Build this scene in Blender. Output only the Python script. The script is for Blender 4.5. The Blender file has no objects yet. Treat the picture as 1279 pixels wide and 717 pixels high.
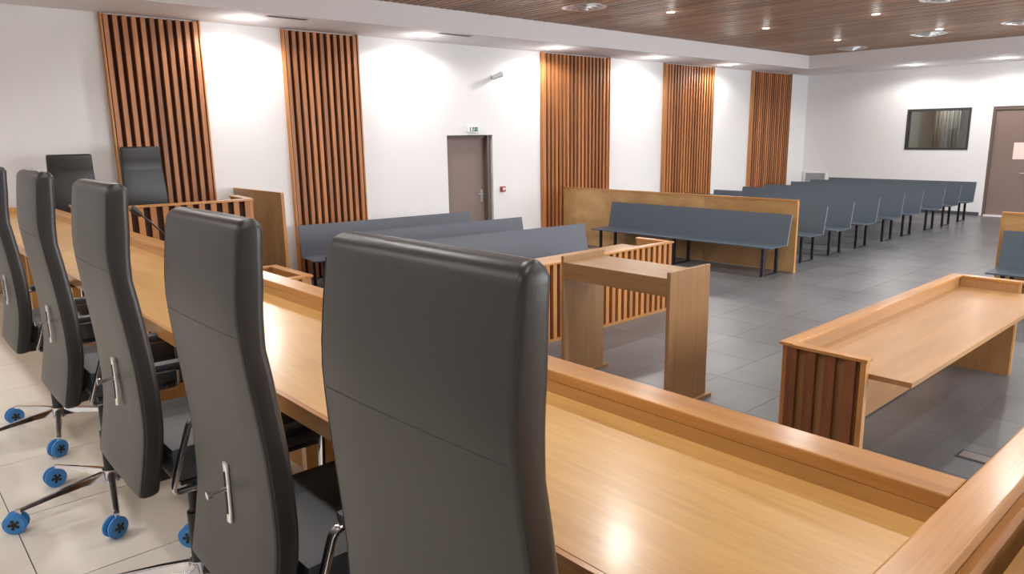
import bpy, bmesh, math, random
from mathutils import Vector, Matrix
random.seed(7)
S = bpy.context.scene
COL = S.collection
PI = math.pi

# ------------------------------------------------------------------ camera
CAM_H = 2.1
yaw, pitch, roll, F = math.radians(48.046), math.radians(-11.79), math.radians(-0.858), 907.4
f_ = Vector((math.cos(yaw)*math.cos(pitch), math.sin(yaw)*math.cos(pitch), math.sin(pitch)))
r0 = f_.cross(Vector((0, 0, 1))).normalized(); u0 = r0.cross(f_)
r_ = r0*math.cos(roll)+u0*math.sin(roll); u_ = u0*math.cos(roll)-r0*math.sin(roll)
cd = bpy.data.cameras.new('camera'); cam = bpy.data.objects.new('camera', cd); COL.objects.link(cam)
M = Matrix.Identity(4)
for i in range(3):
    M[i][0] = r_[i]; M[i][1] = u_[i]; M[i][2] = -f_[i]; M[i][3] = (0, 0, CAM_H)[i]
cam.matrix_world = M
cd.sensor_width = 36; cd.lens = F/1279*36; cd.clip_start = 0.05; cd.clip_end = 100
S.camera = cam
# ------------------------------------------------------------------ world / exposure
w = bpy.data.worlds.new('world'); S.world = w; w.use_nodes = True
w.node_tree.nodes['Background'].inputs[0].default_value = (0.8, 0.85, 1, 1)
w.node_tree.nodes['Background'].inputs[1].default_value = 0.05
S.view_settings.view_transform = 'Standard'; S.view_settings.look = 'None'
S.view_settings.gamma = 1; S.view_settings.use_curve_mapping = False
S.view_settings.exposure = 0.74
WASH_W, DOWN_W, DAIS_W, FILL_W = 78.0, 58.0, 48.0, 118.0      # lamp watts: wall-side lamps, wood-ceiling lamps, lamps over the dais, added window fill
LCOL = (1.0, 0.97, 0.93)
SPILL = 0.045

# ------------------------------------------------------------------ helpers
def obj(name, bm, mat, parent=None, smooth=False, loc=None):
    me = bpy.data.meshes.new(name)
    bmesh.ops.recalc_face_normals(bm, faces=bm.faces)
    bm.to_mesh(me); bm.free()
    if smooth:
        for p in me.polygons: p.use_smooth = True
        try: me.set_sharp_from_angle(angle=math.radians(40))
        except Exception: pass
    if mat is not None: me.materials.append(mat)
    o = bpy.data.objects.new(name, me); COL.objects.link(o)
    if parent is not None: o.parent = parent
    if loc is not None: o.location = loc
    return o
def inst(name, me, parent, loc, rot=None, scale=None):
    o = bpy.data.objects.new(name, me); COL.objects.link(o)
    o.parent = parent; o.location = loc
    if rot: o.rotation_euler = rot
    if scale: o.scale = scale
    return o
def tag(o, label, cat, group=None, kind=None):
    if label: o['label'] = label
    if cat: o['category'] = cat
    if group: o['group'] = group
    if kind: o['kind'] = kind
    return o
def thing(name, label, cat, loc=(0, 0, 0), rz=0.0, group=None):
    o = bpy.data.objects.new(name, None); COL.objects.link(o)
    o.empty_display_size = .1; o.location = loc; o.rotation_euler = (0, 0, rz)
    return tag(o, label, cat, group)
def struct(o):
    o['kind'] = 'structure'; return o
def children(o): return [c for c in bpy.data.objects if c.parent == o]
def copy_tree(o, parent=None):
    kids = children(o)
    c = o.copy(); COL.objects.link(c)
    if parent is not None: c.parent = parent
    for k in kids: copy_tree(k, c)
    return c
def box(bm, x0, x1, y0, y1, z0, z1, bev=0.0):
    vs = [bm.verts.new((x, y, z)) for x in (x0, x1) for y in (y0, y1) for z in (z0, z1)]
    fs = [(0, 1, 3, 2), (4, 6, 7, 5), (0, 4, 5, 1), (2, 3, 7, 6), (0, 2, 6, 4), (1, 5, 7, 3)]
    faces = [bm.faces.new([vs[i] for i in f]) for f in fs]
    if bev > 0:
        es = list({e for f in faces for e in f.edges})
        bmesh.ops.bevel(bm, geom=es, offset=bev, segments=2, affect='EDGES', profile=.6)
    return vs
def bx(name, x0, x1, y0, y1, z0, z1, mat, parent=None, bev=0.0):
    bm = bmesh.new(); box(bm, min(x0, x1), max(x0, x1), min(y0, y1), max(y0, y1), min(z0, z1), max(z0, z1), bev)
    return obj(name, bm, mat, parent, smooth=False)
def prism(bm, pts, y0, y1):
    """polygon in XZ extruded along Y"""
    a = [bm.verts.new((p[0], y0, p[1])) for p in pts]; b = [bm.verts.new((p[0], y1, p[1])) for p in pts]
    n = len(pts); bm.faces.new(a); bm.faces.new(b[::-1])
    for i in range(n): bm.faces.new((a[i], b[i], b[(i+1) % n], a[(i+1) % n]))
def cyl(bm, p0, p1, r, r2=None, n=16):
    p0, p1 = Vector(p0), Vector(p1); r2 = r if r2 is None else r2
    d = (p1-p0).normalized(); a = d.orthogonal().normalized(); b = d.cross(a)
    A = []; B = []
    for i in range(n):
        t = 2*PI*i/n; v = a*math.cos(t)+b*math.sin(t)
        A.append(bm.verts.new(p0+v*r)); B.append(bm.verts.new(p1+v*r2))
    for i in range(n): bm.faces.new((A[i], A[(i+1) % n], B[(i+1) % n], B[i]))
    bm.faces.new(A[::-1]); bm.faces.new(B)
def tube(bm, pts, r, n=10, flat=None):
    """sweep along pts; flat=(w, t, normal-axis) gives a rounded flat bar"""
    pts = [Vector(p) for p in pts]; rings = []; prev = None
    for i, p in enumerate(pts):
        if i == 0: d = pts[1]-p
        elif i == len(pts)-1: d = p-pts[i-1]
        else: d = (pts[i+1]-p).normalized()+(p-pts[i-1]).normalized()
        d.normalize()
        if flat:
            b = Vector(flat[2]); b = (b-d*b.dot(d)).normalized(); a = d.cross(b)
        else:
            a = d.orthogonal().normalized() if prev is None else (prev-d*prev.dot(d)).normalized()
            b = d.cross(a); prev = a
        ring = []
        for k in range(n):
            t = 2*PI*k/n
            if flat:
                c, s_ = math.cos(t), math.sin(t)
                v = b*(flat[0]/2)*math.copysign(abs(c)**.45, c)+a*(flat[1]/2)*math.copysign(abs(s_)**.45, s_)
            else: v = (a*math.cos(t)+b*math.sin(t))*(r if not callable(r) else r(i/(len(pts)-1)))
            ring.append(bm.verts.new(p+v))
        rings.append(ring)
    for i in range(len(rings)-1):
        for k in range(n): bm.faces.new((rings[i][k], rings[i][(k+1) % n], rings[i+1][(k+1) % n], rings[i+1][k]))
    bm.faces.new(rings[0][::-1]); bm.faces.new(rings[-1])
def round_path(pts, r, n=5):
    pts = [Vector(p) for p in pts]; out = [pts[0]]
    for i in range(1, len(pts)-1):
        a = (pts[i-1]-pts[i]).normalized(); b = (pts[i+1]-pts[i]).normalized()
        p0 = pts[i]+a*r; p1 = pts[i]+b*r
        for k in range(n+1):
            t = k/n; out.append(p0*(1-t)**2+pts[i]*2*t*(1-t)+p1*t*t)
    out.append(pts[-1]); return out

# ------------------------------------------------------------------ materials
def new_mat(name):
    m = bpy.data.materials.new(name); m.use_nodes = True
    return m, m.node_tree.nodes, m.node_tree.links, m.node_tree.nodes['Principled BSDF']
def plain(name, col, rough=.5, metal=0.0, noise=0.0, nscale=20, bump=0.0, bscale=200, spec=.5, coat=0.0):
    m, N, L, P = new_mat(name)
    P.inputs['Base Color'].default_value = (*col, 1); P.inputs['Roughness'].default_value = rough
    P.inputs['Metallic'].default_value = metal; P.inputs['Specular IOR Level'].default_value = spec
    P.inputs['Coat Weight'].default_value = coat
    tc = N.new('ShaderNodeTexCoord')
    if noise > 0:
        n = N.new('ShaderNodeTexNoise'); n.inputs['Scale'].default_value = nscale; n.inputs['Detail'].default_value = 4
        L.new(tc.outputs['Object'], n.inputs['Vector'])
        mx = N.new('ShaderNodeMix'); mx.data_type = 'RGBA'
        mx.inputs['A'].default_value = (*[c*(1-noise) for c in col], 1); mx.inputs['B'].default_value = (*[min(1, c*(1+noise)) for c in col], 1)
        L.new(n.outputs['Fac'], mx.inputs['Factor']); L.new(mx.outputs['Result'], P.inputs['Base Color'])
    if bump > 0:
        n2 = N.new('ShaderNodeTexNoise'); n2.inputs['Scale'].default_value = bscale; n2.inputs['Detail'].default_value = 3
        L.new(tc.outputs['Object'], n2.inputs['Vector'])
        b = N.new('ShaderNodeBump'); b.inputs['Strength'].default_value = bump; b.inputs['Distance'].default_value = .002
        L.new(n2.outputs['Fac'], b.inputs['Height']); L.new(b.outputs['Normal'], P.inputs['Normal'])
    return m
def wood(name, dark, light, axis, rough=.35, coat=0.0, across=14, along=.9, vary=.25, figure=.5, bump=.05, lo=.32, hi=.68):
    """grain runs along axis 0/1/2 of the object's own coordinates; each piece gets its own shift and tone"""
    m, N, L, P = new_mat(name)
    tc = N.new('ShaderNodeTexCoord'); oi = N.new('ShaderNodeObjectInfo')
    add = N.new('ShaderNodeVectorMath'); add.operation = 'ADD'
    sc = N.new('ShaderNodeMath'); sc.operation = 'MULTIPLY'; sc.inputs[1].default_value = 37.0
    L.new(oi.outputs['Random'], sc.inputs[0]); L.new(tc.outputs['Object'], add.inputs[0]); L.new(sc.outputs[0], add.inputs[1])
    def mapped(a, b):
        mp = N.new('ShaderNodeMapping'); s = [b, b, b]; s[axis] = a; mp.inputs['Scale'].default_value = s
        L.new(add.outputs[0], mp.inputs['Vector']); return mp
    n1 = N.new('ShaderNodeTexNoise'); n1.inputs['Scale'].default_value = 1; n1.inputs['Detail'].default_value = 5
    n1.inputs['Distortion'].default_value = .8; L.new(mapped(along, across).outputs[0], n1.inputs['Vector'])
    n2 = N.new('ShaderNodeTexNoise'); n2.inputs['Scale'].default_value = 1; n2.inputs['Detail'].default_value = 3
    L.new(mapped(along*6, across*14).outputs[0], n2.inputs['Vector'])
    n3 = N.new('ShaderNodeTexNoise'); n3.inputs['Scale'].default_value = 1; n3.inputs['Detail'].default_value = 3
    n3.inputs['Distortion'].default_value = 1.5; L.new(mapped(along*.6, across*.28).outputs[0], n3.inputs['Vector'])
    mixv = N.new('ShaderNodeMix'); mixv.inputs['Factor'].default_value = figure
    L.new(n1.outputs['Fac'], mixv.inputs['A']); L.new(n3.outputs['Fac'], mixv.inputs['B'])
    mix2 = N.new('ShaderNodeMix'); mix2.inputs['Factor'].default_value = .25
    L.new(mixv.outputs[0], mix2.inputs['A']); L.new(n2.outputs['Fac'], mix2.inputs['B'])
    cr = N.new('ShaderNodeValToRGB'); cr.color_ramp.elements[0].position = lo; cr.color_ramp.elements[1].position = hi
    cr.color_ramp.elements[0].color = (*dark, 1); cr.color_ramp.elements[1].color = (*light, 1)
    L.new(mix2.outputs[0], cr.inputs['Fac'])
    hsv = N.new('ShaderNodeHueSaturation')
    mr = N.new('ShaderNodeMapRange'); mr.inputs['To Min'].default_value = 1-vary; mr.inputs['To Max'].default_value = 1+vary*.6
    L.new(oi.outputs['Random'], mr.inputs['Value']); L.new(mr.outputs[0], hsv.inputs['Value'])
    L.new(cr.outputs[0], hsv.inputs['Color']); L.new(hsv.outputs[0], P.inputs['Base Color'])
    P.inputs['Roughness'].default_value = rough; P.inputs['Coat Weight'].default_value = coat; P.inputs['Coat Roughness'].default_value = .18
    b = N.new('ShaderNodeBump'); b.inputs['Strength'].default_value = bump; b.inputs['Distance'].default_value = .002
    L.new(n2.outputs['Fac'], b.inputs['Height']); L.new(b.outputs['Normal'], P.inputs['Normal'])
    return m
def woods(name, dark, light, **k): return [wood(name+'_'+'xyz'[a], dark, light, a, **k) for a in range(3)]
HONEY = woods('honey_wood', (.38, .18, .050), (.60, .325, .105), rough=.3, coat=.25, vary=.0, across=7, along=.7)
TOP = wood('table_veneer', (.47, .25, .072), (.62, .365, .122), 1, rough=.34, coat=.25, vary=0, across=5, along=.9, figure=.75, lo=.41, hi=.60)
CAPW = woods('cap_wood', (.37, .16, .040), (.58, .285, .082), rough=.3, coat=.3, vary=.0, across=12, along=.8, lo=.38, hi=.62)
DESK = woods('desk_wood', (.31, .155, .058), (.46, .25, .105), rough=.38, coat=.12, vary=.05, across=8, along=.7)
SLAT = wood('slat_wood', (.27, .082, .026), (.56, .235, .080), 2, rough=.42, vary=.32, across=18, along=.8)
SLATL = wood('pale_slat_wood', (.33, .125, .036), (.60, .275, .088), 2, rough=.42, vary=.22, across=18, along=.8)
STAND = woods('stand_laminate', (.22, .115, .045), (.35, .195, .085), rough=.4, vary=.03, across=22, along=.9, figure=.3)
PLY = woods('plywood', (.36, .20, .075), (.54, .33, .145), rough=.4, vary=.05, across=5, along=1.3, figure=.85, lo=.40, hi=.62)
CEILW = wood('ceiling_slat_wood', (.27, .145, .088), (.49, .29, .18), 1, rough=.45, vary=.28, across=10, along=.8)
DARKW = plain('dark_backing', (.045, .014, .008), .8)
BACKC = plain('ceiling_void_black', (.02, .013, .01), .9)
WALL = plain('wall_paint', (.78, .765, .765), .75, noise=.015, nscale=2, bump=.05, bscale=150)
CEILP = plain('bulkhead_paint', (.76, .72, .72), .8, noise=.015, nscale=2)
LEATH = plain('black_leather', (.018, .0165, .016), .37, noise=.2, nscale=6, bump=.10, bscale=420, spec=.55)
LEATHS = plain('black_leather_seat', (.030, .033, .038), .45, noise=.2, nscale=6, bump=.25, bscale=350)
SEAM = plain('seam_thread', (.016, .015, .015), .6)
CHROME = plain('chrome', (.78, .78, .80), .12, metal=1.0)
STEELW = plain('satin_plate', (.85, .84, .82), .35, metal=.35)
BLUE = plain('blue_caster_plastic', (.05, .25, .62), .4)
BLACKP = plain('black_plastic', (.012, .012, .014), .45)
BLACKM = plain('black_leg_paint', (.010, .010, .018), .4)
SLATE = plain('slate_blue_laminate', (.056, .076, .100), .45, noise=.06, nscale=60)
SLATE2 = plain('slate_violet_laminate', (.080, .086, .112), .45, noise=.06, nscale=60)
EDGEG = plain('pale_edge_band', (.17, .19, .22), .5)
DOORB = plain('door_brown_paint', (.22, .155, .135), .5, noise=.03)
DOORF = plain('door_frame_brown', (.13, .09, .075), .5)
ALU = plain('brushed_aluminium', (.62, .62, .63), .3, metal=.9)
WHITEP = plain('white_plastic', (.80, .80, .79), .4)
GREYP = plain('grey_plastic', (.42, .42, .43), .5)
REDP = plain('red_plastic', (.35, .02, .02), .4)
GREENP = plain('green_sign', (.02, .16, .10), .5)
PAPER = plain('pink_paper', (.85, .68, .62), .7)
DARKG = plain('dark_slot', (.03, .03, .03), .7)
CURT = plain('grey_curtain', (.16, .145, .13), .8, noise=.1)
CURT2 = plain('pale_curtain', (.42, .40, .37), .8, noise=.1)
BSKIRT = plain('dark_tile_skirting', (.09, .085, .09), .4)
def emis(name, col, s):
    m, N, L, P = new_mat(name); P.inputs['Base Color'].default_value = (*col, 1)
    P.inputs['Emission Color'].default_value = (*col, 1); P.inputs['Emission Strength'].default_value = s
    return m
LENS = emis('lamp_lens', (1, .96, .9), 12.0)
def tile_mat(name, base, var, rough, cloud):
    m, N, L, P = new_mat(name)
    geo = N.new('ShaderNodeNewGeometry'); oi = N.new('ShaderNodeObjectInfo')
    n = N.new('ShaderNodeTexNoise'); n.inputs['Scale'].default_value = 1.6; n.inputs['Detail'].default_value = 5
    L.new(geo.outputs['Position'], n.inputs['Vector'])
    cr = N.new('ShaderNodeValToRGB'); cr.color_ramp.elements[0].position = .3; cr.color_ramp.elements[1].position = .7
    cr.color_ramp.elements[0].color = (*[c*(1-cloud) for c in base], 1); cr.color_ramp.elements[1].color = (*[c*(1+cloud) for c in base], 1)
    L.new(n.outputs['Fac'], cr.inputs['Fac'])
    hsv = N.new('ShaderNodeHueSaturation'); mr = N.new('ShaderNodeMapRange')
    mr.inputs['To Min'].default_value = 1-var; mr.inputs['To Max'].default_value = 1+var
    L.new(oi.outputs['Random'], mr.inputs['Value']); L.new(mr.outputs[0], hsv.inputs['Value'])
    L.new(cr.outputs[0], hsv.inputs['Color']); L.new(hsv.outputs[0], P.inputs['Base Color'])
    P.inputs['Roughness'].default_value = rough
    b = N.new('ShaderNodeBump'); b.inputs['Strength'].default_value = .08; b.inputs['Distance'].default_value = .002
    n2 = N.new('ShaderNodeTexNoise'); n2.inputs['Scale'].default_value = 40
    L.new(geo.outputs['Position'], n2.inputs['Vector']); L.new(n2.outputs['Fac'], b.inputs['Height']); L.new(b.outputs['Normal'], P.inputs['Normal'])
    return m
TILE_D = tile_mat('grey_floor_tile', (.122, .122, .130), .10, .32, .20)
GROUT_D = plain('grey_grout', (.19, .19, .195), .8)
TILE_W = tile_mat('cream_floor_tile', (.84, .79, .70), .02, .25, .03)
GROUT_W = plain('dark_grout', (.16, .16, .19), .8)
m, N, L, P = new_mat('window_glass')
N.remove(P); gl = N.new('ShaderNodeBsdfGlossy'); gl.inputs['Roughness'].default_value = .03; gl.inputs['Color'].default_value = (.9, .9, .9, 1)
tr = N.new('ShaderNodeBsdfTransparent'); tr.inputs['Color'].default_value = (.75, .77, .75, 1)
fr = N.new('ShaderNodeFresnel'); fr.inputs['IOR'].default_value = 1.6; ms = N.new('ShaderNodeMixShader')
L.new(fr.outputs[0], ms.inputs[0]); L.new(tr.outputs[0], ms.inputs[1]); L.new(gl.outputs[0], ms.inputs[2])
L.new(ms.outputs[0], N['Material Output'].inputs[0]); GLASS = m

# ------------------------------------------------------------------ setting: room shell
W = 10.146; LX = 20.483; X0 = -2.2; Y0 = -2.4; ZB = 3.62; ZW = 3.935; ZC = 4.06; DZ = 0.65
def cells(bm, a0, a1, z0, z1, holes, put):
    """wall as boxes round rectangular holes (a0,a1,z0,z1)"""
    xs = sorted({a0, a1, *[h[0] for h in holes], *[h[1] for h in holes]})
    for i in range(len(xs)-1):
        m_ = (xs[i]+xs[i+1])/2; hz = [h for h in holes if h[0] < m_ < h[1]]
        zz = z0
        for h in sorted(hz, key=lambda h: h[2]):
            if h[2] > zz: put(xs[i], xs[i+1], zz, h[2])
            zz = h[3]
        if zz < z1: put(xs[i], xs[i+1], zz, z1)
DOOR1 = (7.674, 8.70, 0.0, 2.115)
bm = bmesh.new(); cells(bm, X0-.2, LX+.2, 0, ZC+.1, [DOOR1], lambda a, b, c, d: box(bm, a, b, W, W+.22, c, d))
bmesh.ops.remove_doubles(bm, verts=bm.verts, dist=1e-5); struct(obj('wall_left', bm, WALL))
WIN = (5.967, 7.43, 1.585, 2.603); DOOR2 = (3.72, 5.52, 0.0, 2.605)
bm = bmesh.new(); cells(bm, Y0-.2, W, 0, ZC+.1, [WIN, DOOR2], lambda a, b, c, d: box(bm, LX, LX+.2, a, b, c, d))
bmesh.ops.remove_doubles(bm, verts=bm.verts, dist=1e-5); struct(obj('wall_back', bm, WALL))
RW = [(.6+3.9*k, 3.4+3.9*k, 1.15, 3.15) for k in range(1, 5)]
bm = bmesh.new(); cells(bm, X0-.2, LX+.2, 0, ZC+.1, RW, lambda a, b, c, d: box(bm, a, b, Y0-.2, Y0, c, d))
bmesh.ops.remove_doubles(bm, verts=bm.verts, dist=1e-5); struct(obj('wall_right', bm, WALL))
for k, (a, b, c, d) in enumerate(RW):                    # assumed windows in the unseen wall, added to brighten ceiling and bulkheads
    wn = struct(thing('window_%d' % (k+2), None, None, (a, Y0-.12, c)))
    for q in ((0, .05, 0, 2), (2.75, 2.8, 0, 2), (1.375, 1.425, .05, 1.95), (.05, 2.75, 0, .05), (.05, 2.75, 1.95, 2)):
        bx('window_frame', q[0], q[1], 0, .06, q[2], q[3], WHITEP, wn)
    ld = bpy.data.lights.new('window_fill', 'AREA'); ld.shape = 'RECTANGLE'; ld.size = 2.7; ld.size_y = 1.9; ld.energy = FILL_W; ld.color = (.95, .97, 1)
    lo = bpy.data.objects.new('window_fill', ld); COL.objects.link(lo); lo.parent = wn; lo.location = (1.4, -.05, 1.0); lo.rotation_euler = (PI/2, 0, 0)
struct(bx('wall_front', X0-.2, X0, Y0, W, 0, ZC+.1, WALL))
# bulkheads
struct(bx('trim_1', X0, LX, 9.03, W, ZB, ZC, CEILP))
struct(bx('trim_2', 18.2, LX, Y0, 9.03, ZB, ZC, CEILP))
struct(bx('trim_3', X0, 18.2, Y0, -1.30, ZB, ZC, CEILP))
ceil = struct(bx('ceiling', X0-.2, LX+.2, Y0-.2, W+.2, ZC, ZC+.1, BACKC))
# ceiling slats: one object each, running across the room
pitch = .118
bm = bmesh.new(); box(bm, -.042, .042, -1.295, 9.027, 0, .05)
sl = bpy.data.meshes.new('slat'); bm.to_mesh(sl); bm.free(); sl.materials.append(CEILW)
x = 18.2-.06
while x > X0+.06:
    inst('slat', sl, ceil, (x, 0, ZW+random.uniform(-.002, .002))); x -= pitch
bx('backing_board', X0, 18.2, -1.3, 9.03, ZW+.06, ZW+.075, plain('ceiling_backing_brown', (.06, .03, .018), .8), ceil)

# court floor: slab + tiles
fl = struct(bx('floor', X0-.2, LX+.4, Y0-.2, W+.25, -.12, -.0025, GROUT_D))
TP = .6075
def in_view(px, py, pz, m=60):
    v = Vector((px, py, pz))-Vector((0, 0, CAM_H)); d = v.dot(f_)
    if d < .3: return False
    sx = 639.5+F*v.dot(r_)/d; sy = 358.5-F*v.dot(u_)/d
    return -m < sx < 1279+m and -m < sy < 717+m
tiles = []
i0 = -12
for i in range(i0, 40):
    for j in range(-12, 20):
        cx = 5.42+TP*(i+.5)-.0; cy = 1.495+TP*(j+.5)
        if cx-TP/2 > LX or cy-TP/2 > W or cx+TP/2 < 1.36 or cy+TP/2 < Y0: continue
        tiles.append((math.hypot(cx, cy), cx, cy))
tiles.sort()
g = .0016
bm = bmesh.new(); box(bm, -TP/2+g, TP/2-g, -TP/2+g, TP/2-g, -.01, 0)
tm = bpy.data.meshes.new('tile'); bm.to_mesh(tm); bm.free(); tm.materials.append(TILE_D)
n = 0; rest = bmesh.new()
for d, cx, cy in tiles:
    full = cx-TP/2 > 1.45 and cx+TP/2 < LX and cy+TP/2 < W and cy-TP/2 > Y0
    if full and n < 298 and d < 13.5 and in_view(cx, cy, 0):
        inst('tile', tm, fl, (cx, cy, 0)); n += 1
    else:
        a, b, c, e = max(cx-TP/2+g, 1.41), min(cx+TP/2-g, LX-.001), max(cy-TP/2+g, Y0+.001), min(cy+TP/2-g, W-.001)
        if b > a and e > c: box(rest, a, b, c, e, -.01, 0)
o = obj('tile', rest, TILE_D, fl); o['kind'] = 'stuff'
# door recess floor
# skirting
struct(bx('baseboard_left', 3.1, DOOR1[0]-.02, W-.012, W, 0, .08, BSKIRT))
struct(bx('baseboard_back', LX-.012, LX, DOOR2[1]+.05, W-.02, 0, .08, BSKIRT))

# raised dais with cream tiles
dais = struct(thing('floor_raised', None, None))
bm = bmesh.new()
box(bm, X0, 1.405, Y0, W, 0, DZ-.008); box(bm, 1.405, 2.45, Y0, .283, 0, DZ-.008); box(bm, 1.405, 3.07, 7.42, W, 0, DZ-.008)
obj('slab', bm, GROUT_W, dais)
gw = .002
bm = bmesh.new(); box(bm, -.61/2+gw, .61/2-gw, -.61/2+gw, .61/2-gw, -.01, 0)
tw = bpy.data.meshes.new('tile'); bm.to_mesh(tw); bm.free(); tw.materials.append(TILE_W)
rest = bmesh.new()
for i in range(-5, 5):
    for j in range(-9, 13):
        cx = .277+.61*(i+.5); cy = 2.655+.6125*(j+.5)
        ext = 1.405
        if .277+.61*(i+1) < 1.4 and in_view(cx, cy, DZ, 150):
            inst('tile', tw, dais, (cx, cy, DZ))
        else:
            for (xa, xb, ya, yb) in ((X0, 1.404, Y0, W), (1.404, 2.449, Y0, .282), (1.404, 3.069, 7.421, W)):
                a, b = max(cx-.305+gw, xa), min(cx+.305-gw, xb); c, e = max(cy-.306+gw, ya), min(cy+.306-gw, yb)
                if b-a > .01 and e-c > .01: box(rest, a, b, c, e, DZ-.01, DZ)
o = obj('tile', rest, TILE_W, dais); o['kind'] = 'stuff'

# ---- doors, window
d1 = struct(thing('door_1', None, None, (7.674, W, 0)))
bx('door_frame', 0, .05, .10, .22, 0, 2.105, DOORF, d1); bx('door_frame', .93, .985, .04, .22, 0, 2.105, DOORF, d1)
bx('door_frame', .05, .93, .10, .22, 2.06, 2.105, DOORF, d1)
lf = bx('door_leaf', .05, .93, .15, .195, .006, 2.06, DOORB, d1)
bm = bmesh.new(); box(bm, .845, .885, .142, .15, .92, 1.14); obj('handle_plate', bm, ALU, d1)
bm = bmesh.new(); cyl(bm, (.865, .142, 1.06), (.865, .10, 1.06), .010); cyl(bm, (.865, .10, 1.06), (.755, .098, 1.06), .010); obj('door_handle', bm, ALU, d1, True)
bx('hall_wall', -.3, 1.4, .225, .235, 0, 2.3, DOORB, d1)
d2 = struct(thing('door_2', None, None, (LX, 3.72, 0)))
bx('door_frame', .02, .2, 0, .05, 0, 2.6, DOORF, d2); bx('door_frame', .02, .2, 1.745, 1.80, 0, 2.6, DOORF, d2); bx('door_frame', .02, .2, .05, 1.745, 2.53, 2.6, DOORF, d2)
bx('door_leaf', .06, .11, .905, 1.74, .04, 2.53, DOORB, d2); bx('door_leaf', .06, .11, .055, .895, .04, 2.53, DOORB, d2)
bx('threshold', -.06, .2, .05, 1.745, 0, .035, plain('pale_threshold', (.85, .8, .8), .3), d2)
bm = bmesh.new(); cyl(bm, (.06, .98, 1.05), (0, .98, 1.05), .011); cyl(bm, (0, .98, 1.05), (0, 1.10, 1.05), .011); obj('door_handle', bm, ALU, d2, True)
bx('hall_wall', .205, .215, 0, 1.8, 0, 2.6, DOORB, d2)
tag(bx('paper_notice', LX+.052, LX+.058, 4.78, 5.02, 1.37, 1.76, PAPER), 'small pale pink paper notice taped to the brown back door', 'notice')

w1 = struct(thing('window_1', None, None, (LX, WIN[0], WIN[2])))
ww, wh = WIN[1]-WIN[0], WIN[3]-WIN[2]
for a in ((0, .05, 0, wh), (ww-.05, ww, 0, wh), (.05, ww-.05, 0, .05), (.05, ww-.05, wh-.06, wh)):
    bx('window_frame', -.012, .14, a[0], a[1], a[2], a[3], DARKG, w1)
bx('pane', .05, .056, .05, ww-.05, .05, wh-.06, GLASS, w1)
bm = bmesh.new()
for q in ((.2, 1.8, -1.0, -.95), (.2, 1.8, ww+.95, ww+1.0)): box(bm, q[0], q[1], q[2], q[3], -1.0, 1.6)
box(bm, 1.75, 1.8, -.95, ww+.95, -1.0, 1.6); box(bm, .2, 1.8, -1, ww+1, 1.6, 1.65); box(bm, .2, 1.8, -1, ww+1, -1.05, -1.0)
obj('booth_shell', bm, CURT2, w1)
bm = bmesh.new(); k = 24
for i in range(k):                                       # wavy dark curtain standing inside the booth
    a0 = .50+.62*i/k; a1 = .50+.62*(i+1)/k
    box(bm, .9+.03*math.sin(i*1.7), .93+.03*math.sin(i*1.7), a0, a1, -1, 1.55)
obj('curtain', bm, CURT, w1)
ld = bpy.data.lights.new('booth_fill', 'AREA'); ld.energy = 30; ld.size = .5; ld.color = (1, .95, .88)  # added area light, lifts the booth interior behind the pane
lo = bpy.data.objects.new('booth_fill', ld); COL.objects.link(lo); lo.parent = w1; lo.location = (.6, .7, 1.5)

# ------------------------------------------------------------------ lamps
bm = bmesh.new()
def ring(bm, ro, ri, z0, z1, n=28):
    vo = [[bm.verts.new((r*math.cos(2*PI*i/n), r*math.sin(2*PI*i/n), z)) for i in range(n)] for r, z in ((ri, z1), (ri, z0), (ro, z0+.004), (ro, z1))]
    for a in range(3):
        for i in range(n): bm.faces.new((vo[a][i], vo[a][(i+1) % n], vo[a+1][(i+1) % n], vo[a+1][i]))
def downlight(name, x, y, z, r, watts, label, group, angle=120, up=True, rad=None):
    t = thing(name, label, 'downlight', (x, y, z), 0, group)
    key = 'dl%.3f' % r
    if key not in CACHE:
        bm = bmesh.new(); ring(bm, r*1.22, r*.98, -.008, 0); a = obj('trim_ring', bm, WHITEP, t, True)
        bm = bmesh.new(); cyl(bm, (0, 0, -.001), (0, 0, -.004), r, n=28); b = obj('lens', bm, LENS, t)
        CACHE[key] = (a.data, b.data)
    else:
        a, b = CACHE[key]; inst('trim_ring', a, t, (0, 0, 0)); inst('lens', b, t, (0, 0, 0))
    ld = bpy.data.lights.new('lamp', 'SPOT'); ld.energy = watts; ld.color = LCOL; ld.spot_size = math.radians(angle); ld.spot_blend = .35
    ld.shadow_soft_size = rad or r
    lo = bpy.data.objects.new('lamp', ld); COL.objects.link(lo); lo.parent = t; lo.location = (0, 0, -.02)
    l2 = bpy.data.lights.new('spill_fill', 'POINT'); l2.energy = watts*SPILL*(1 if r > .08 else .25); l2.color = LCOL; l2.shadow_soft_size = .05   # added point light below the lens, brightens the ceiling around it like spill
    o2 = bpy.data.objects.new('spill_fill', l2); COL.objects.link(o2); o2.parent = t; o2.location = (0, 0, -.16)
    return t
CACHE = {}
NTH = ['first', 'second', 'third', 'fourth', 'fifth', 'sixth', 'seventh']
gl_ = 'downlights in the white bulkheads'
for i, (xx, nm) in enumerate(((4.03, 'above the white wall between the first two slat panels from the left'), (6.82, 'above the white wall left of the brown side door'),
        (9.72, 'above the left edge of the third slat panel'), (12.6, 'above the white wall between third and fourth slat panels'), (15.4, 'above the right edge of the fourth slat panel'))):
    downlight('recessed_downlight', xx, 9.55, ZB, .105, WASH_W, 'side bulkhead downlight '+nm, gl_, 166)
for yy, nm in ((6.99, 'above the dark wall window'), (5.13, 'above the brown double door'), (3.2, 'right of the double door, outside the photo'), (1.3, 'far right, outside the photo')):
    downlight('recessed_downlight', 19.41, yy, ZB, .105, WASH_W, 'downlight in back bulkhead '+nm, gl_, 166)
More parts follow.
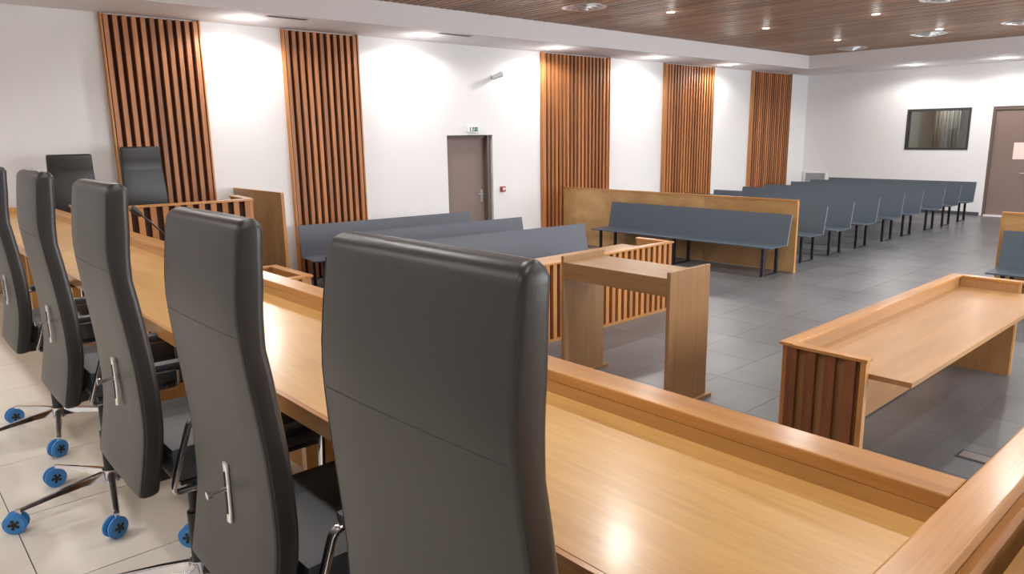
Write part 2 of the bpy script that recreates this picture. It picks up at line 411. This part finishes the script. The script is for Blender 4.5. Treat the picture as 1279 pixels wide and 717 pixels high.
gw_ = 'small downlights in the wood slat ceiling'
rowl = {7.15: 'row beside slatted wall', 5.23: 'second row', 3.3: 'third row', 1.4: 'fourth row', -.5: 'fifth row'}
for yy, rn in rowl.items():
    for k, xx in enumerate((15.58, 12.7, 9.82, 6.95, 4.05, 1.2, -1.4)):
        if yy == 7.15 and xx < 9 and False: continue
        downlight('recessed_spotlight', xx, yy, ZW, .06, DAIS_W if xx < 2 else DOWN_W, 'small downlight in wood ceiling, %s, %s from back wall' % (rn, NTH[k]), gw_, 150, rad=.12 if xx < 2 else .06)

# round ceiling diffusers
def diffuser(x, y, label):
    t = thing('ceiling_diffuser', label, 'ceiling vent', (x, y, ZW), 0, 'round air diffusers in the wood ceiling')
    for ro, ri, z in ((.33, .25, -.012), (.24, .17, -.03), (.16, .09, -.045)):
        bm = bmesh.new(); ring(bm, ro, ri, z, z+.014, 36); obj('ring', bm, ALU, t, True)
    bm = bmesh.new(); cyl(bm, (0, 0, -.055), (0, 0, -.045), .08, n=28); obj('centre_disc', bm, ALU, t)
diffuser(8.40, 7.66, 'round grey air diffuser in wood ceiling nearest the side bulkhead, upper middle of the photo')
diffuser(17.40, 7.63, 'round air diffuser in wood ceiling at the far corner by the back bulkhead')
diffuser(12.0, 4.0, 'round air diffuser in wood ceiling cut by the top edge of the photo')
diffuser(16.15, 5.60, 'round air diffuser in wood ceiling beside the second-row downlight near the back')
diffuser(15.75, 3.95, 'round air diffuser in wood ceiling at the right edge of the photo')
def slot(x0, x1, label):
    t = thing('slot_vent', label, 'ceiling vent', ((x0+x1)/2, 9.2, ZB), 0, 'slot vents in the side bulkhead'); h = (x1-x0)/2
    bx('frame', -h, h, -.055, .055, -.006, 0, GREYP, t)
    for k in (-1, 0, 1): bx('slot', -h+.02, h-.02, k*.03-.009, k*.03+.009, -.008, -.0055, DARKG, t)
slot(4.19, 4.75, 'narrow dark slot vent in bulkhead right of the leftmost large downlight')
slot(6.88, 7.5, 'narrow dark slot vent in bulkhead above the brown side door')

# ------------------------------------------------------------------ slatted wall panels
bm = bmesh.new(); box(bm, -.026, .026, -.062, 0, 0, ZB-.04)
sm = bpy.data.meshes.new('slat'); bm.to_mesh(sm); bm.free(); sm.materials.append(SLAT)
def wall_panel(x0, x1, label):
    t = thing('slatted_wall_panel', label, 'wall panel', (x0, W, .02), 0, 'slatted wood panels on the side wall'); w_ = x1-x0
    bx('backing', .02, w_-.02, -.012, -.001, 0, ZB-.04, DARKW, t)
    bx('side_board', 0, .02, -.085, -.001, 0, ZB-.025, SLATL, t); bx('side_board', w_-.02, w_, -.085, -.001, 0, ZB-.025, SLATL, t)
    n = round(w_/.1)-1 if w_ > 1.5 else 11
    for k in range(n):
        o = inst('slat', sm, t, (.06+(w_-.12)*k/(n-1), -.012, 0))
for a, b, l in ((2.50, 3.67, 'slatted reddish wood wall panel behind the far black chair, leftmost of the five'),
                (4.80, 6.00, 'slatted reddish wood wall panel behind the left row of grey benches, second from left'),
                (9.90, 11.84, 'wide slatted wood wall panel right of the brown side door, behind the plywood screen'),
                (13.72, 15.64, 'slatted wood wall panel between two white strips, fourth from left'),
                (17.42, 19.41, 'slatted wood wall panel nearest the back corner, rightmost of the five')):
    wall_panel(a, b, l)

# wall fittings
t = thing('exit_sign', 'small white exit sign box with green running-figure pictogram above the side door', 'sign', (8.12, W, 2.165))
bx('housing', 0, .235, -.045, 0, 0, .10, WHITEP, t, .004)
bx('pictogram', .03, .205, -.048, -.0451, .015, .085, GREENP, t)
bm = bmesh.new()
box(bm, .05, .085, -.050, -.0481, .022, .078)
cyl(bm, (.128, -.0481, .070), (.128, -.050, .070), .007, n=10)
for q in (((.125, .06), (.118, .042)), ((.118, .042), (.132, .028)), ((.118, .042), (.103, .026)), ((.124, .058), (.142, .050)), ((.124, .058), (.108, .050))):
    tube(bm, [(q[0][0], -.049, q[0][1]), (q[1][0], -.049, q[1][1])], .0028, 6)
tube(bm, [(.16, -.049, .05), (.19, -.049, .05)], .003, 6); tube(bm, [(.18, -.049, .06), (.19, -.049, .05), (.18, -.049, .04)], .003, 6)
obj('running_figure', bm, WHITEP, t)
t = thing('fire_call_point', 'small red fire alarm call point on white wall right of the side door', 'alarm', (8.86, W, 1.085))
bx('housing', 0, .10, -.05, 0, 0, .095, REDP, t, .004); bx('front_panel', .03, .085, -.054, -.0501, .03, .075, WHITEP, t)
t = thing('security_camera', 'white bullet camera high on the wall above the red call point', 'camera', (8.72, W, 3.12))
bm = bmesh.new(); cyl(bm, (0, 0, 0), (0, -.02, 0), .045, n=24); obj('mount', bm, WHITEP, t, True)
bm = bmesh.new(); tube(bm, [(0, -.02, 0), (0, -.05, -.01), (.02, -.09, .0)], .014); obj('bracket', bm, WHITEP, t, True)
bm = bmesh.new(); cyl(bm, (-.01, -.05, -.02), (.075, -.20, .045), .04, .05, n=24); obj('camera_body', bm, WHITEP, t, True)
bm = bmesh.new(); cyl(bm, (.0745, -.1995, .0445), (.078, -.205, .0475), .036, n=24); obj('lens', bm, GREYP, t)
t = thing('wall_grille', 'grey louvred grille in white frame low in the back corner', 'grille', (LX, 9.42, .38))
for a in ((0, .65, 0, .04), (0, .65, .54, .58), (0, .04, .04, .54), (.61, .65, .04, .54)): bx('frame', -.05, 0, a[0], a[1], a[2], a[3], WHITEP, t)
for k in range(14): bx('louvre', -.04, -.015, .04, .61, .05+k*.035, .072+k*.035, GREYP, t)
bx('backing', -.012, -.001, .04, .61, .04, .54, GREYP, t)

# ------------------------------------------------------------------ judges' bench
zt = DZ+.77; zc = DZ+.833
YE, YF = .342, 8.55
t = thing('judges_bench', 'long honey-coloured judges bench with raised front rim behind the black chairs', 'bench', (0, 0, DZ))
def L_(name, x0, x1, y0, y1, z0, z1, m, p, bev=0.0): return bx(name, x0, x1, y0, y1, z0-DZ, z1-DZ, m, p, bev)
L_('tabletop', .795, 1.318, .345, YF, zt-.035, zt, TOP, t)
L_('table_edge', .782, .795, .345, YF, zt-.05, zt-.001, CAPW[1], t)
L_('front_board', 1.318, 1.385, .290, YF, .02, zc-.03, HONEY[1], t)
L_('front_cap', 1.318, 1.41, .352, YF+.03, zc-.03, zc, CAPW[1], t, .004)
L_('end_board', .80, 1.318, YF+.001, YF+.03, DZ, zc, HONEY[0], t)
for yy in (.45, 2.05, 3.65, 5.25, 6.85, 8.40): L_('support_panel', .95, 1.317, yy, yy+.03, DZ, zt-.036, HONEY[2], t)
bm = bmesh.new(); box(bm, 0, .04, -.026, .026, 0, zc-.08)
fm = bpy.data.meshes.new('slat'); bm.to_mesh(fm); bm.free(); fm.materials.append(SLATL)
for k in range(68): inst('slat', fm, t, (1.3855, .42+k*.103, .03-DZ))
t = thing('side_partition', 'low orange-brown timber partition rail closing the near end of the judges bench', 'partition', (0, 0, DZ))
L_('side_cap', .40, 2.42, .283, .351, zc-.03, zc+.001, CAPW[0], t, .004)
L_('side_board', .42, 1.317, .290, .341, DZ, zc-.031, HONEY[2], t)
L_('side_board', 1.386, 2.40, .290, .341, .02, zc-.031, HONEY[2], t)
bx('trim_strip', .42, 2.38, .2755, .2895, zc-.075-DZ, zc-.045-DZ, CAPW[0], t)
t = thing('side_desk', 'pale wooden side desk beyond the partition at the lower right corner', 'desk', (0, 0, DZ))
bx('tabletop', .80, 2.30, -.9, .268, .68, .714, TOP, t); bx('support_panel', 1.2, 1.23, -.9, .2, 0, .679, HONEY[2], t); bx('front_board', 2.301, 2.34, -.9, .268, 0, .80, HONEY[1], t)
bx('support_panel', 2.1, 2.13, -.9, .2, 0, .679, HONEY[2], t)

# gooseneck microphone on the judges' bench
t = thing('gooseneck_microphone', 'thin black gooseneck microphone on the judges bench before the third chair', 'microphone', (1.25, 4.10, zt))
bm = bmesh.new(); cyl(bm, (0, 0, 0), (0, 0, .02), .05, .045, n=24); obj('base', bm, BLACKP, t, True)
bm = bmesh.new(); tube(bm, [(0, 0, .02), (-.01, 0, .09), (-.05, .0, .194), (-.12, .0, .272), (-.155, 0, .305)], .0045, 8); obj('stem', bm, BLACKP, t, True)
bm = bmesh.new(); cyl(bm, (-.150, 0, .301), (-.195, 0, .342), .013, .018, n=14); obj('mic_head', bm, BLACKP, t, True)

# ------------------------------------------------------------------ slat-fronted desks
bm = bmesh.new(); box(bm, -.026, .026, -.02, .02, 0, 1)
ds = bpy.data.meshes.new('slat'); bm.to_mesh(ds); bm.free(); ds.materials.append(SLATL)
bm = bmesh.new(); box(bm, -.026, .026, -.02, .02, 0, 1)
ds2 = bpy.data.meshes.new('slat'); bm.to_mesh(ds2); bm.free(); ds2.materials.append(wood('dark_slat_wood', (.12, .035, .014), (.30, .115, .045), 2, rough=.4, vary=.2, across=14))
ENDB = woods('lit_tan_backing', (.20, .10, .035), (.36, .19, .07), rough=.5)[2]  # tan colour stands in for light on the slat sides
def desk(label, loc, rz, Lx, H=.83, D=.47, ext=.70, surf=.73, group=None, name='slatted_desk', darkend=False):
    """rim board at y=0 (outer face +y), end boards y -D..0, top reaching to y -ext; x 0..Lx"""
    t = thing(name, label, 'desk', loc, rz, group)
    bx('rear_board', .03, Lx-.03, -.022, .0, .01, H-.02, DESK[0], t)
    bx('rim_cap', -.03, Lx+.03, -.035, .055, H-.02, H, CAPW[0], t, .002)
    for a, b in ((.0, .022), (Lx-.022, Lx)):
        bx('end_board', a, b, -D, -.023, 0, H-.021, DESK[2], t)
    bx('end_cap', -.05, .03, -D-.015, -.0355, H-.02, H, CAPW[1], t, .002); bx('end_cap', Lx-.03, Lx+.05, -D-.015, -.0355, H-.02, H, CAPW[1], t, .002)
    bx('end_stile', -.04, -.001, -D-.005, -D+.025, .0, H-.021, CAPW[2], t); bx('end_stile', Lx+.001, Lx+.04, -D-.005, -D+.025, .0, H-.021, CAPW[2], t)
    bx('tabletop', .023, Lx-.023, -ext, -.0225, surf-.03, surf, DESK[0], t)
    bx('front_backing', .0, Lx, .0005, .006, .03, H-.021, DARKW, t)
    n = int((Lx-.06)/.103)
    for k in range(n+1):
        inst('slat', ds, t, (.03+(Lx-.06)*k/n, .027, .03), None, (1, 1, H-.052))
    bx('bottom_rail', 0, Lx, .0065, .05, 0, .03, CAPW[0], t)
    m = max(3, round((D-.04)/.1))
    for e, xx in ((0, -.021), (1, Lx+.021)):
        bx('end_backing', *((-.006, -.0005) if e == 0 else (Lx+.0005, Lx+.006)), -D+.026, -.002, 0, H-.021, ENDB, t)
        for k in range(m):
            inst('slat', ds2 if darkend else ds, t, (xx, -D+.085+(D-.11)*k/(m-1)*.98, 0), (0, 0, PI/2), (1.2, .85, H-.022))
    return t
desk('wooden desk with slatted end and raised rim at right, long top facing the judges', (4.15, 2.06, 0), 0, 3.05, group='slat-fronted desks on the court floor', darkend=True)
desk('slat-fronted wooden desk standing behind the witness stand', (7.18, 5.16, 0), PI, 3.05, group='slat-fronted desks on the court floor')
desk('slat-fronted clerk desk on the raised floor before the far black chair', (3.03, 7.42, DZ), PI-math.radians(6), 1.50, H=.85, D=.60, ext=.62, surf=.75)
t = desk('small rimmed wooden desk corner peeking over the judges bench rim at left', (3.08, 7.10, 0), -PI/2, .76, D=.62, ext=.62, surf=.70)

# ------------------------------------------------------------------ plywood screens
t = thing('plywood_screen', 'long varnished plywood screen behind the grey dock bench', 'screen', (10.37, 5.17, 0))
bx('panel', 0, .035, .012, 1.60, .01, 1.075, PLY[1], t); bx('panel', 0, .035, 1.604, 3.2, .01, 1.075, PLY[1], t); bx('panel', 0, .035, 3.204, 4.80, .01, 1.075, PLY[1], t)
bx('top_edge', -.006, .045, 0, 4.80, 1.0755, 1.10, CAPW[1], t); bx('end_edge', -.006, .045, -.002, .0115, 0, 1.075, CAPW[2], t)
t = thing('plywood_screen', 'plywood screen behind the grey bench at the right edge', 'screen', (10.37, 2.57, 0))
for k in range(3): bx('panel', 0, .035, -.012-1.6*k-1.596, -.012-1.6*k, .01, 1.075, PLY[1], t)
bx('top_edge', -.006, .045, -4.82, 0, 1.0755, 1.10, CAPW[1], t); bx('end_edge', -.006, .045, -.0115, .002, 0, 1.075, CAPW[2], t)
t = thing('plywood_screen', 'upright plywood screen panel between the far black chair and the left grey benches', 'screen', (3.93, 8.62, 0))
bx('panel', 0, .03, .012, 1.50, .01, 1.425, PLY[2], t); bx('top_edge', -.004, .036, 0, 1.50, 1.4255, 1.447, CAPW[1], t); bx('end_edge', -.004, .036, -.004, .0115, 0, 1.425, CAPW[2], t)

# ------------------------------------------------------------------ witness stand
t = thing('witness_stand', 'plain brown laminate witness stand with two side panels and shelf on grey floor', 'stand', (4.39, 3.13, 0))
for y0, y1 in ((0, .032), (1.09, 1.122)):
    bx('side_panel', 0, .52, y0, y1, .025, 1.09, STAND[2], t, .0015)
    bx('foot', -.04, .56, y0-.03, y1+.03, 0, .025, STAND[0], t, .002)
bx('shelf', .022, .50, .0325, 1.0895, 1.015, 1.04, STAND[1], t)
bx('apron', 0, .0215, .0325, 1.0895, .90, 1.04, STAND[1], t)

# ------------------------------------------------------------------ benches
def make_bench(Lb, mat, label, group, legs=3):
    """origin: front-foot line at x=0, y 0..Lb, sitter faces -x"""
    t = thing('slab_bench', label, 'bench', (0, 0, 0), 0, group)
    bx('seat', -.075, .40, 0, Lb, .432, .450, mat, t, .003)
    bm = bmesh.new(); prism(bm, [(.405, .435), (.423, .43), (.525, .885), (.507, .889)], 0, Lb); obj('backrest', bm, mat, t)
    bm = bmesh.new()
    prism(bm, [(.404, .435), (.424, .43), (.526, .886), (.506, .890)], -.004, -.0005); obj('edge_band', bm, EDGEG, t)
    for k in range(legs):
        y = .16+(Lb-.32)*k/(legs-1)
        f = bx('leg', 0, .04, y-.02, y+.02, .012, .42, BLACKM, t); bx('leg', .40, .44, y-.02, y+.02, .012, .42, BLACKM, t)
        bx('foot_bar', -.01, .45, y-.02, y+.02, 0, .012, BLACKM, t); bx('seat_bar', .0, .44, y-.02, y+.02, .4205, .4315, BLACKM, t)
        bm = bmesh.new(); prism(bm, [(.426, .45), (.44, .4325), (.512, .75), (.500, .75)], y-.02, y+.02); obj('back_bracket', bm, BLACKM, t)
    return t
GB = 'slate grey public benches in rows at the back'
pb = make_bench(3.45, SLATE, '', GB)
pos = ['nearest the plywood screen', 'second row behind the plywood screen', 'third row behind the plywood screen', 'fourth row behind the plywood screen',
       'fourth row counted from the back wall', 'third row counted from the back wall', 'second row counted from the back wall', 'against the back wall, last row']
for k in range(8):
    o = pb if k == 0 else copy_tree(pb)
    o.location = ((11.26, 12.26, 13.33, 14.5, 15.48, 16.74, 17.75, 18.78)[k], 5.36, 0); o['label'] = 'slate grey public bench on black legs, '+pos[k]
db = copy_tree(pb); db.location = (9.76, 5.20, 0); db['label'] = 'long slate grey dock bench standing before the plywood screen'; db['group'] = 'benches before the plywood screens'
o = copy_tree(pb); o.location = (9.76, 2.50-3.45, 0); o['label'] = 'grey bench before the right plywood screen, cut by the right edge of the photo'; o['group'] = 'benches before the plywood screens'
lb = make_bench(2.87, SLATE2, '', 'grey benches in front of the side door')
a = math.radians(-7)
for k, (x1, y1, l) in enumerate(((7.475, 9.335, 'grey slab bench nearest the side wall under the second slatted panel'),
                                 (7.465, 8.075, 'middle grey slab bench of the three before the side door'),
                                 (7.49, 6.82, 'grey slab bench nearest the witness stand, of the three before the side door'))):
    o = lb if k == 0 else copy_tree(lb)
    # local -x (facing) -> world -y ; local y -> world -x ... rotate +90deg then tilt
    rz = PI/2+a
    R3 = Matrix.Rotation(rz, 3, 'Z'); tip = R3 @ Vector((.517, 0, 0))
    o.rotation_euler = (0, 0, rz); o.location = (x1-tip.x, y1-tip.y, 0); o['label'] = l

# floor socket
t = thing('floor_socket', 'small metal floor socket flap in grey tiles right of the partition corner', 'socket', (5.10, 1.16, 0))
bx('frame', 0, .15, 0, .20, .0, .004, DARKG, t); bx('flap', .02, .13, .012, .188, .0045, .007, ALU, t)

# ------------------------------------------------------------------ executive chairs
PROF = [(.48, -.164), (.56, -.146), (.66, -.130), (.75, -.129), (.85, -.133), (.95, -.143), (1.05, -.154), (1.15, -.162), (1.25, -.152), (1.335, -.140)]
HWP = [(.48, .224), (.60, .224), (.70, .221), (.95, .211), (1.15, .203), (1.335, .198)]
def hw_at(z):
    for (z0, x0), (z1, x1) in zip(HWP, HWP[1:]):
        if z <= z1 or (z1, x1) == HWP[-1]:
            q = max(0, min(1, (z-z0)/(z1-z0))); return x0+(x1-x0)*q
def px_at(z):
    for (z0, x0), (z1, x1) in zip(PROF, PROF[1:]):
        if z <= z1 or (z1, x1) == PROF[-1]:
            q = (z-z0)/(z1-z0); q = max(0, min(1, q)); return x0+(x1-x0)*q
def sx_at(z):
    return sum(px_at(z+d) for d in (-.03, -.015, 0, .015, .03))/5
def back_mesh():
    bm = bmesh.new(); TH = .056; n = 8
    zs = []; ztop, zbot = 1.335, .48; rt = .026
    for k in range(7):
        a = PI/2*k/6; zs.append((zbot+.012*(1-math.cos(PI/2-a) if 0 else 1-math.sin(a)), .012*(1-math.sin(a+0) if 0 else math.cos(a)-0)*.6))
    zs = [(zbot, .008), (zbot+.004, .002), (zbot+.012, 0)]
    z = zbot+.04
    while z < ztop-rt-.01: zs.append((z, 0)); z += .028
    for k in range(7):
        a = PI/2*k/6; zs.append((ztop-rt+rt*math.sin(a), rt*(1-math.cos(a))*.96))
    rings = []
    for z, ins in zs:
        xr = sx_at(z); thk = TH*(1+.10*math.exp(-((z-1.2)/.08)**2)-.06*math.exp(-((z-1.08)/.03)**2))
        x0 = xr+ins; x1 = xr+thk-ins; hw = hw_at(z)-ins*.55
        r = min(.011, (x1-x0)/2.2); rf = min(.018, (x1-x0)/2.2); pts = []
        for cx, cy, a0, rr in ((x0, -hw, 180, r), (x1, -hw, 270, rf), (x1, hw, 0, rf), (x0, hw, 90, r)):
            for k in range(5):
                a = math.radians(a0+90*k/4)
                ccx = cx+(rr if cx == x0 else -rr); ccy = cy+(rr if cy < 0 else -rr)
                pts.append((ccx+rr*math.cos(a), ccy+rr*math.sin(a)))
            # intermediate points along the long faces for bulge
            if (cx, cy) == (x1, -hw):
                for q in (.25, .5, .75): pts.append((x1+.006*(1-(2*q-1)**2), -hw+2*hw*q))
            if (cx, cy) == (x0, hw):
                for q in (.25, .5, .75): pts.append((x0-.004*(1-(2*q-1)**2), hw-2*hw*q))
        rings.append([bm.verts.new((p[0], p[1], z)) for p in pts])
    for A, B in zip(rings, rings[1:]):
        m_ = len(A)
        for i in range(m_): bm.faces.new((A[i], A[(i+1) % m_], B[(i+1) % m_], B[i]))
    bm.faces.new(rings[0][::-1]); bm.faces.new(rings[-1])
    return bm
def make_chair():
    t = thing('executive_chair', '', 'chair', (0, 0, DZ), 0)
    # --- base
    hub = bmesh.new(); cyl(hub, (0, 0, .085), (0, 0, .135), .036, .030, 20); obj('base_hub', hub, CHROME, t, True)
    col = bmesh.new(); cyl(col, (0, 0, .135), (0, 0, .30), .022, n=18); cyl(col, (0, 0, .30), (0, 0, .45), .014, n=16); obj('gas_column', col, BLACKP, t, True)
    sp = bmesh.new(); rr = [.03, .12, .22, .335]; prev = None
    for k in range(4):
        r = rr[k]; hw = [.020, .017, .014, .012][k]; zt_ = [.130, .122, .108, .092][k]; zb_ = [.095, .098, .092, .080][k]
        ringv = [sp.verts.new((r, -hw, zb_)), sp.verts.new((r, hw, zb_)), sp.verts.new((r, hw*.6, zt_)), sp.verts.new((r, -hw*.6, zt_))]
        if prev:
            for i in range(4): sp.faces.new((prev[i], prev[(i+1) % 4], ringv[(i+1) % 4], ringv[i]))
        else: sp.faces.new(ringv[::-1])
        prev = ringv
    sp.faces.new(prev); bmesh.ops.bevel(sp, geom=list(sp.edges), offset=.003, segments=2, affect='EDGES')
    spm = obj('base_arm', sp, CHROME, t, True); spm = spm.data; first = True
    base = [c for c in children(t) if c.name.startswith('base_arm')][0]
    # caster meshes
    cm = bmesh.new()
    for s in (-1, 1):
        cyl(cm, (.012, s*.005, .041), (.012, s*.024, .041), .041, n=28)
    bmesh.ops.bevel(cm, geom=[e for e in cm.edges if len(e.link_faces) == 2 and any(len(f.verts) > 6 for f in e.link_faces)], offset=.005, segments=2, affect='EDGES')
    cast = obj('caster_wheel', cm, BLUE, base, True)
    dm = bmesh.new()
    for s in (1,):                                     # dark star-shaped recess on the wheel side
        for k in range(5):
            a = 2*PI*k/5; box_c = Vector((.012+.015*math.cos(a), s*.0242, .041+.015*math.sin(a)))
            cyl(dm, box_c, box_c+Vector((0, s*.0012, 0)), .0065, n=8)
        cyl(dm, (.012, s*.0242, .041), (.012, s*.0256, .041), .010, n=12)
    dsk = obj('wheel_recess', dm, BLACKP, base)
    st = bmesh.new(); cyl(st, (0, 0, .05), (0, 0, .092), .011, n=12); box(st, -.008, .02, -.0055, .0055, .03, .074); stm = obj('caster_stem', st, CHROME, base, True)
    spin = [20, 140, 250, 75, 200]
    for o_ in (cast, dsk, stm): o_.location = (.335, 0, 0)
    cast.rotation_euler = dsk.rotation_euler = (0, 0, math.radians(spin[0]))
    arms = [base]
    for k in range(1, 5):
        b = inst('base_arm', spm, t, (0, 0, 0), (0, 0, 2*PI*k/5)); arms.append(b)
        for nm, src, sp_ in (('caster_wheel', cast, 1), ('wheel_recess', dsk, 1), ('caster_stem', stm, 0)):
            inst(nm, src.data, b, (.335, 0, 0), (0, 0, math.radians(spin[k])*sp_))
    # --- mechanism + seat
    bx('mechanism', -.10, .12, -.07, .07, .445, .495, BLACKP, t, .008)
    sb = bmesh.new()
    secs = [(-.075, .0), (-.07, .010), (.0, .012), (.20, .012), (.34, .010), (.40, .002), (.42, -.018)]
    box(sb, -.07, .40, -.222, .222, .49, .60, .028)
    obj('seat', sb, LEATHS, t, True)
    bx('seat_pan', -.05, .38, -.215, .215, .482, .492, BLACKP, t)
    bm = back_mesh(); obj('backrest', bm, LEATH, t, True)
    # seams across rear (z .985) and front (z 1.13) of the backrest
    for z, s in ((1.11, -1), (1.11, 1)):
        bm = bmesh.new(); pts = []
        for i in range(13):
            q = -1+2*i/12; y = q*(hw_at(z)-.012)
            xs = sx_at(z)-.004*(1-q*q)+.0006 if s < 0 else sx_at(z)+.056+.006*(1-q*q)-.001
            pts.append((xs, y, z))
        tube(bm, pts, .0013, 6); obj('seam', bm, SEAM, t, True)
    for s in (-1, 1):                                    # piping where rear face meets the sides
        bm = bmesh.new(); tube(bm, [(sx_at(z)+.0035, s*(hw_at(z)-.0025), z) for z in [.50+.04*i for i in range(21)]], .0022, 6); obj('piping', bm, SEAM, t, True)
    # lever plate on the rear
    bm = bmesh.new(); pts = [(sx_at(z)-.007, -.004*((z-.715)/.07)**2, z) for z in [.645+.01*i for i in range(15)]]
    tube(bm, pts, .01, 12, flat=(.022, .006, (0, 1, 0))); pl = obj('lever_plate', bm, STEELW, t, True)
    bm = bmesh.new(); tube(bm, [(p[0]-.0035, p[1]+.0, p[2]) for p in pts[2:-2]], .0025, 6); obj('lever_slot', bm, SEAM, pl)
    bm = bmesh.new(); cyl(bm, (-.125, 0, .725), (-.178, 0, .722), .006, n=12); cyl(bm, (-.172, 0, .7223), (-.182, 0, .7218), .009, n=12); obj('lever', bm, CHROME, pl, True)
    # armrests: chrome loop + pad
    for s in (-1, 1):
        y = s*.262
        P_ = round_path([(.02, y, .488), (-.088, y, .488), (-.022, y, .686), (.230, y, .682), (.222, y, .488), (.02, y, .488)], .022, 5)
        bm = bmesh.new(); tube(bm, P_, .01, 10, flat=(.026, .012, (0, 1, 0))); lp = obj('arm_loop', bm, CHROME, t, True)
        bm = bmesh.new(); box(bm, -.005, .238, y-.025, y+.025, .686, .713, .012); obj('arm_pad', bm, LEATHS, t, True)
        bm = bmesh.new(); cyl(bm, (.08, s*.20, .488), (.08, s*.262, .488), .010, n=12); cyl(bm, (.18, s*.20, .488), (.18, s*.262, .488), .010, n=12); obj('arm_bracket', bm, CHROME, t, True)
    return t
proto = make_chair()
GC = 'black leather executive chairs on the raised floor'
def set_chair(o, x, y, deg, base_deg, drop, lev, label):
    o.location = (x, y, DZ); o.rotation_euler = (0, 0, math.radians(deg)); o['label'] = label; o['group'] = GC
    arms = sorted([c for c in children(o) if c.name.startswith('base_arm')], key=lambda c: c.rotation_euler.z)
    for k, c in enumerate(arms):
        az = math.radians(base_deg-deg+72*k); c.rotation_euler.z = az
        wa = az+math.radians(deg)                        # world angle of this arm
        wx, wy = x+.335*math.cos(wa), y+.335*math.sin(wa)
        spin = math.atan2(-wy, -wx)-PI/2-wa+math.radians((25, -30, 15, -20, 35)[k])
        for q in children(c):
            if q.name.startswith(('caster_wheel', 'wheel_recess')): q.rotation_euler.z = spin
    for c in children(o):
        if not c.name.startswith(('base_arm', 'base_hub', 'gas_column')): c.location.z -= drop
        if c.name.startswith(('base_arm', 'base_hub', 'gas_column')) and abs(y-2.263) < .01: c.location.x += .035; c.location.y -= .01
        if c.name.startswith('lever_plate'): c.location.z += lev[1]; c.location.y += lev[0]; c.location.x += lev[2]
CH = [(.641, .753, 2.3, 30, .017, (0, -.05, -.004), 'black leather high-back chair nearest the camera, seen from behind'),
      (.657, 1.535, .6, 20, .031, (0, .0, 0), 'black leather high-back chair second from the camera, left of the nearest one'),
      (.621, 2.263, -.5, 3, -.009, (-.03, .055, -.006), 'black leather high-back chair third from the camera, middle of the row of five'),
      (.620, 3.177, 0, 43-72, -.015, (-.035, .05, -.006), 'black leather high-back chair fourth from the camera, beyond the middle of the row'),
      (.615, 4.150, 0, 43-72, -.012, (-.03, .04, -.005), 'black leather high-back chair cut by the left edge of the photo, fifth from camera'),
      (1.86, 9.36, -92, 10, .02, (0, 0, 0), 'far black leather chair facing the room against the plain white wall'),
      (2.61, 9.34, -88, 10, -.05, (0, 0, 0), 'far black leather chair facing the room before the leftmost slatted panel')]
chairs = [proto]+[copy_tree(proto) for _ in CH[1:]]
for o, c in zip(chairs, CH): set_chair(o, *c)
for o in chairs[-2:]:                                    # the two far chairs show no armrests
    for c in children(o):
        if c.name.startswith('arm_'): bpy.data.objects.remove(c, do_unlink=True)
    for c in children(o):
        if c.name.startswith('backrest'): c.scale = (1, 1.12, 1)
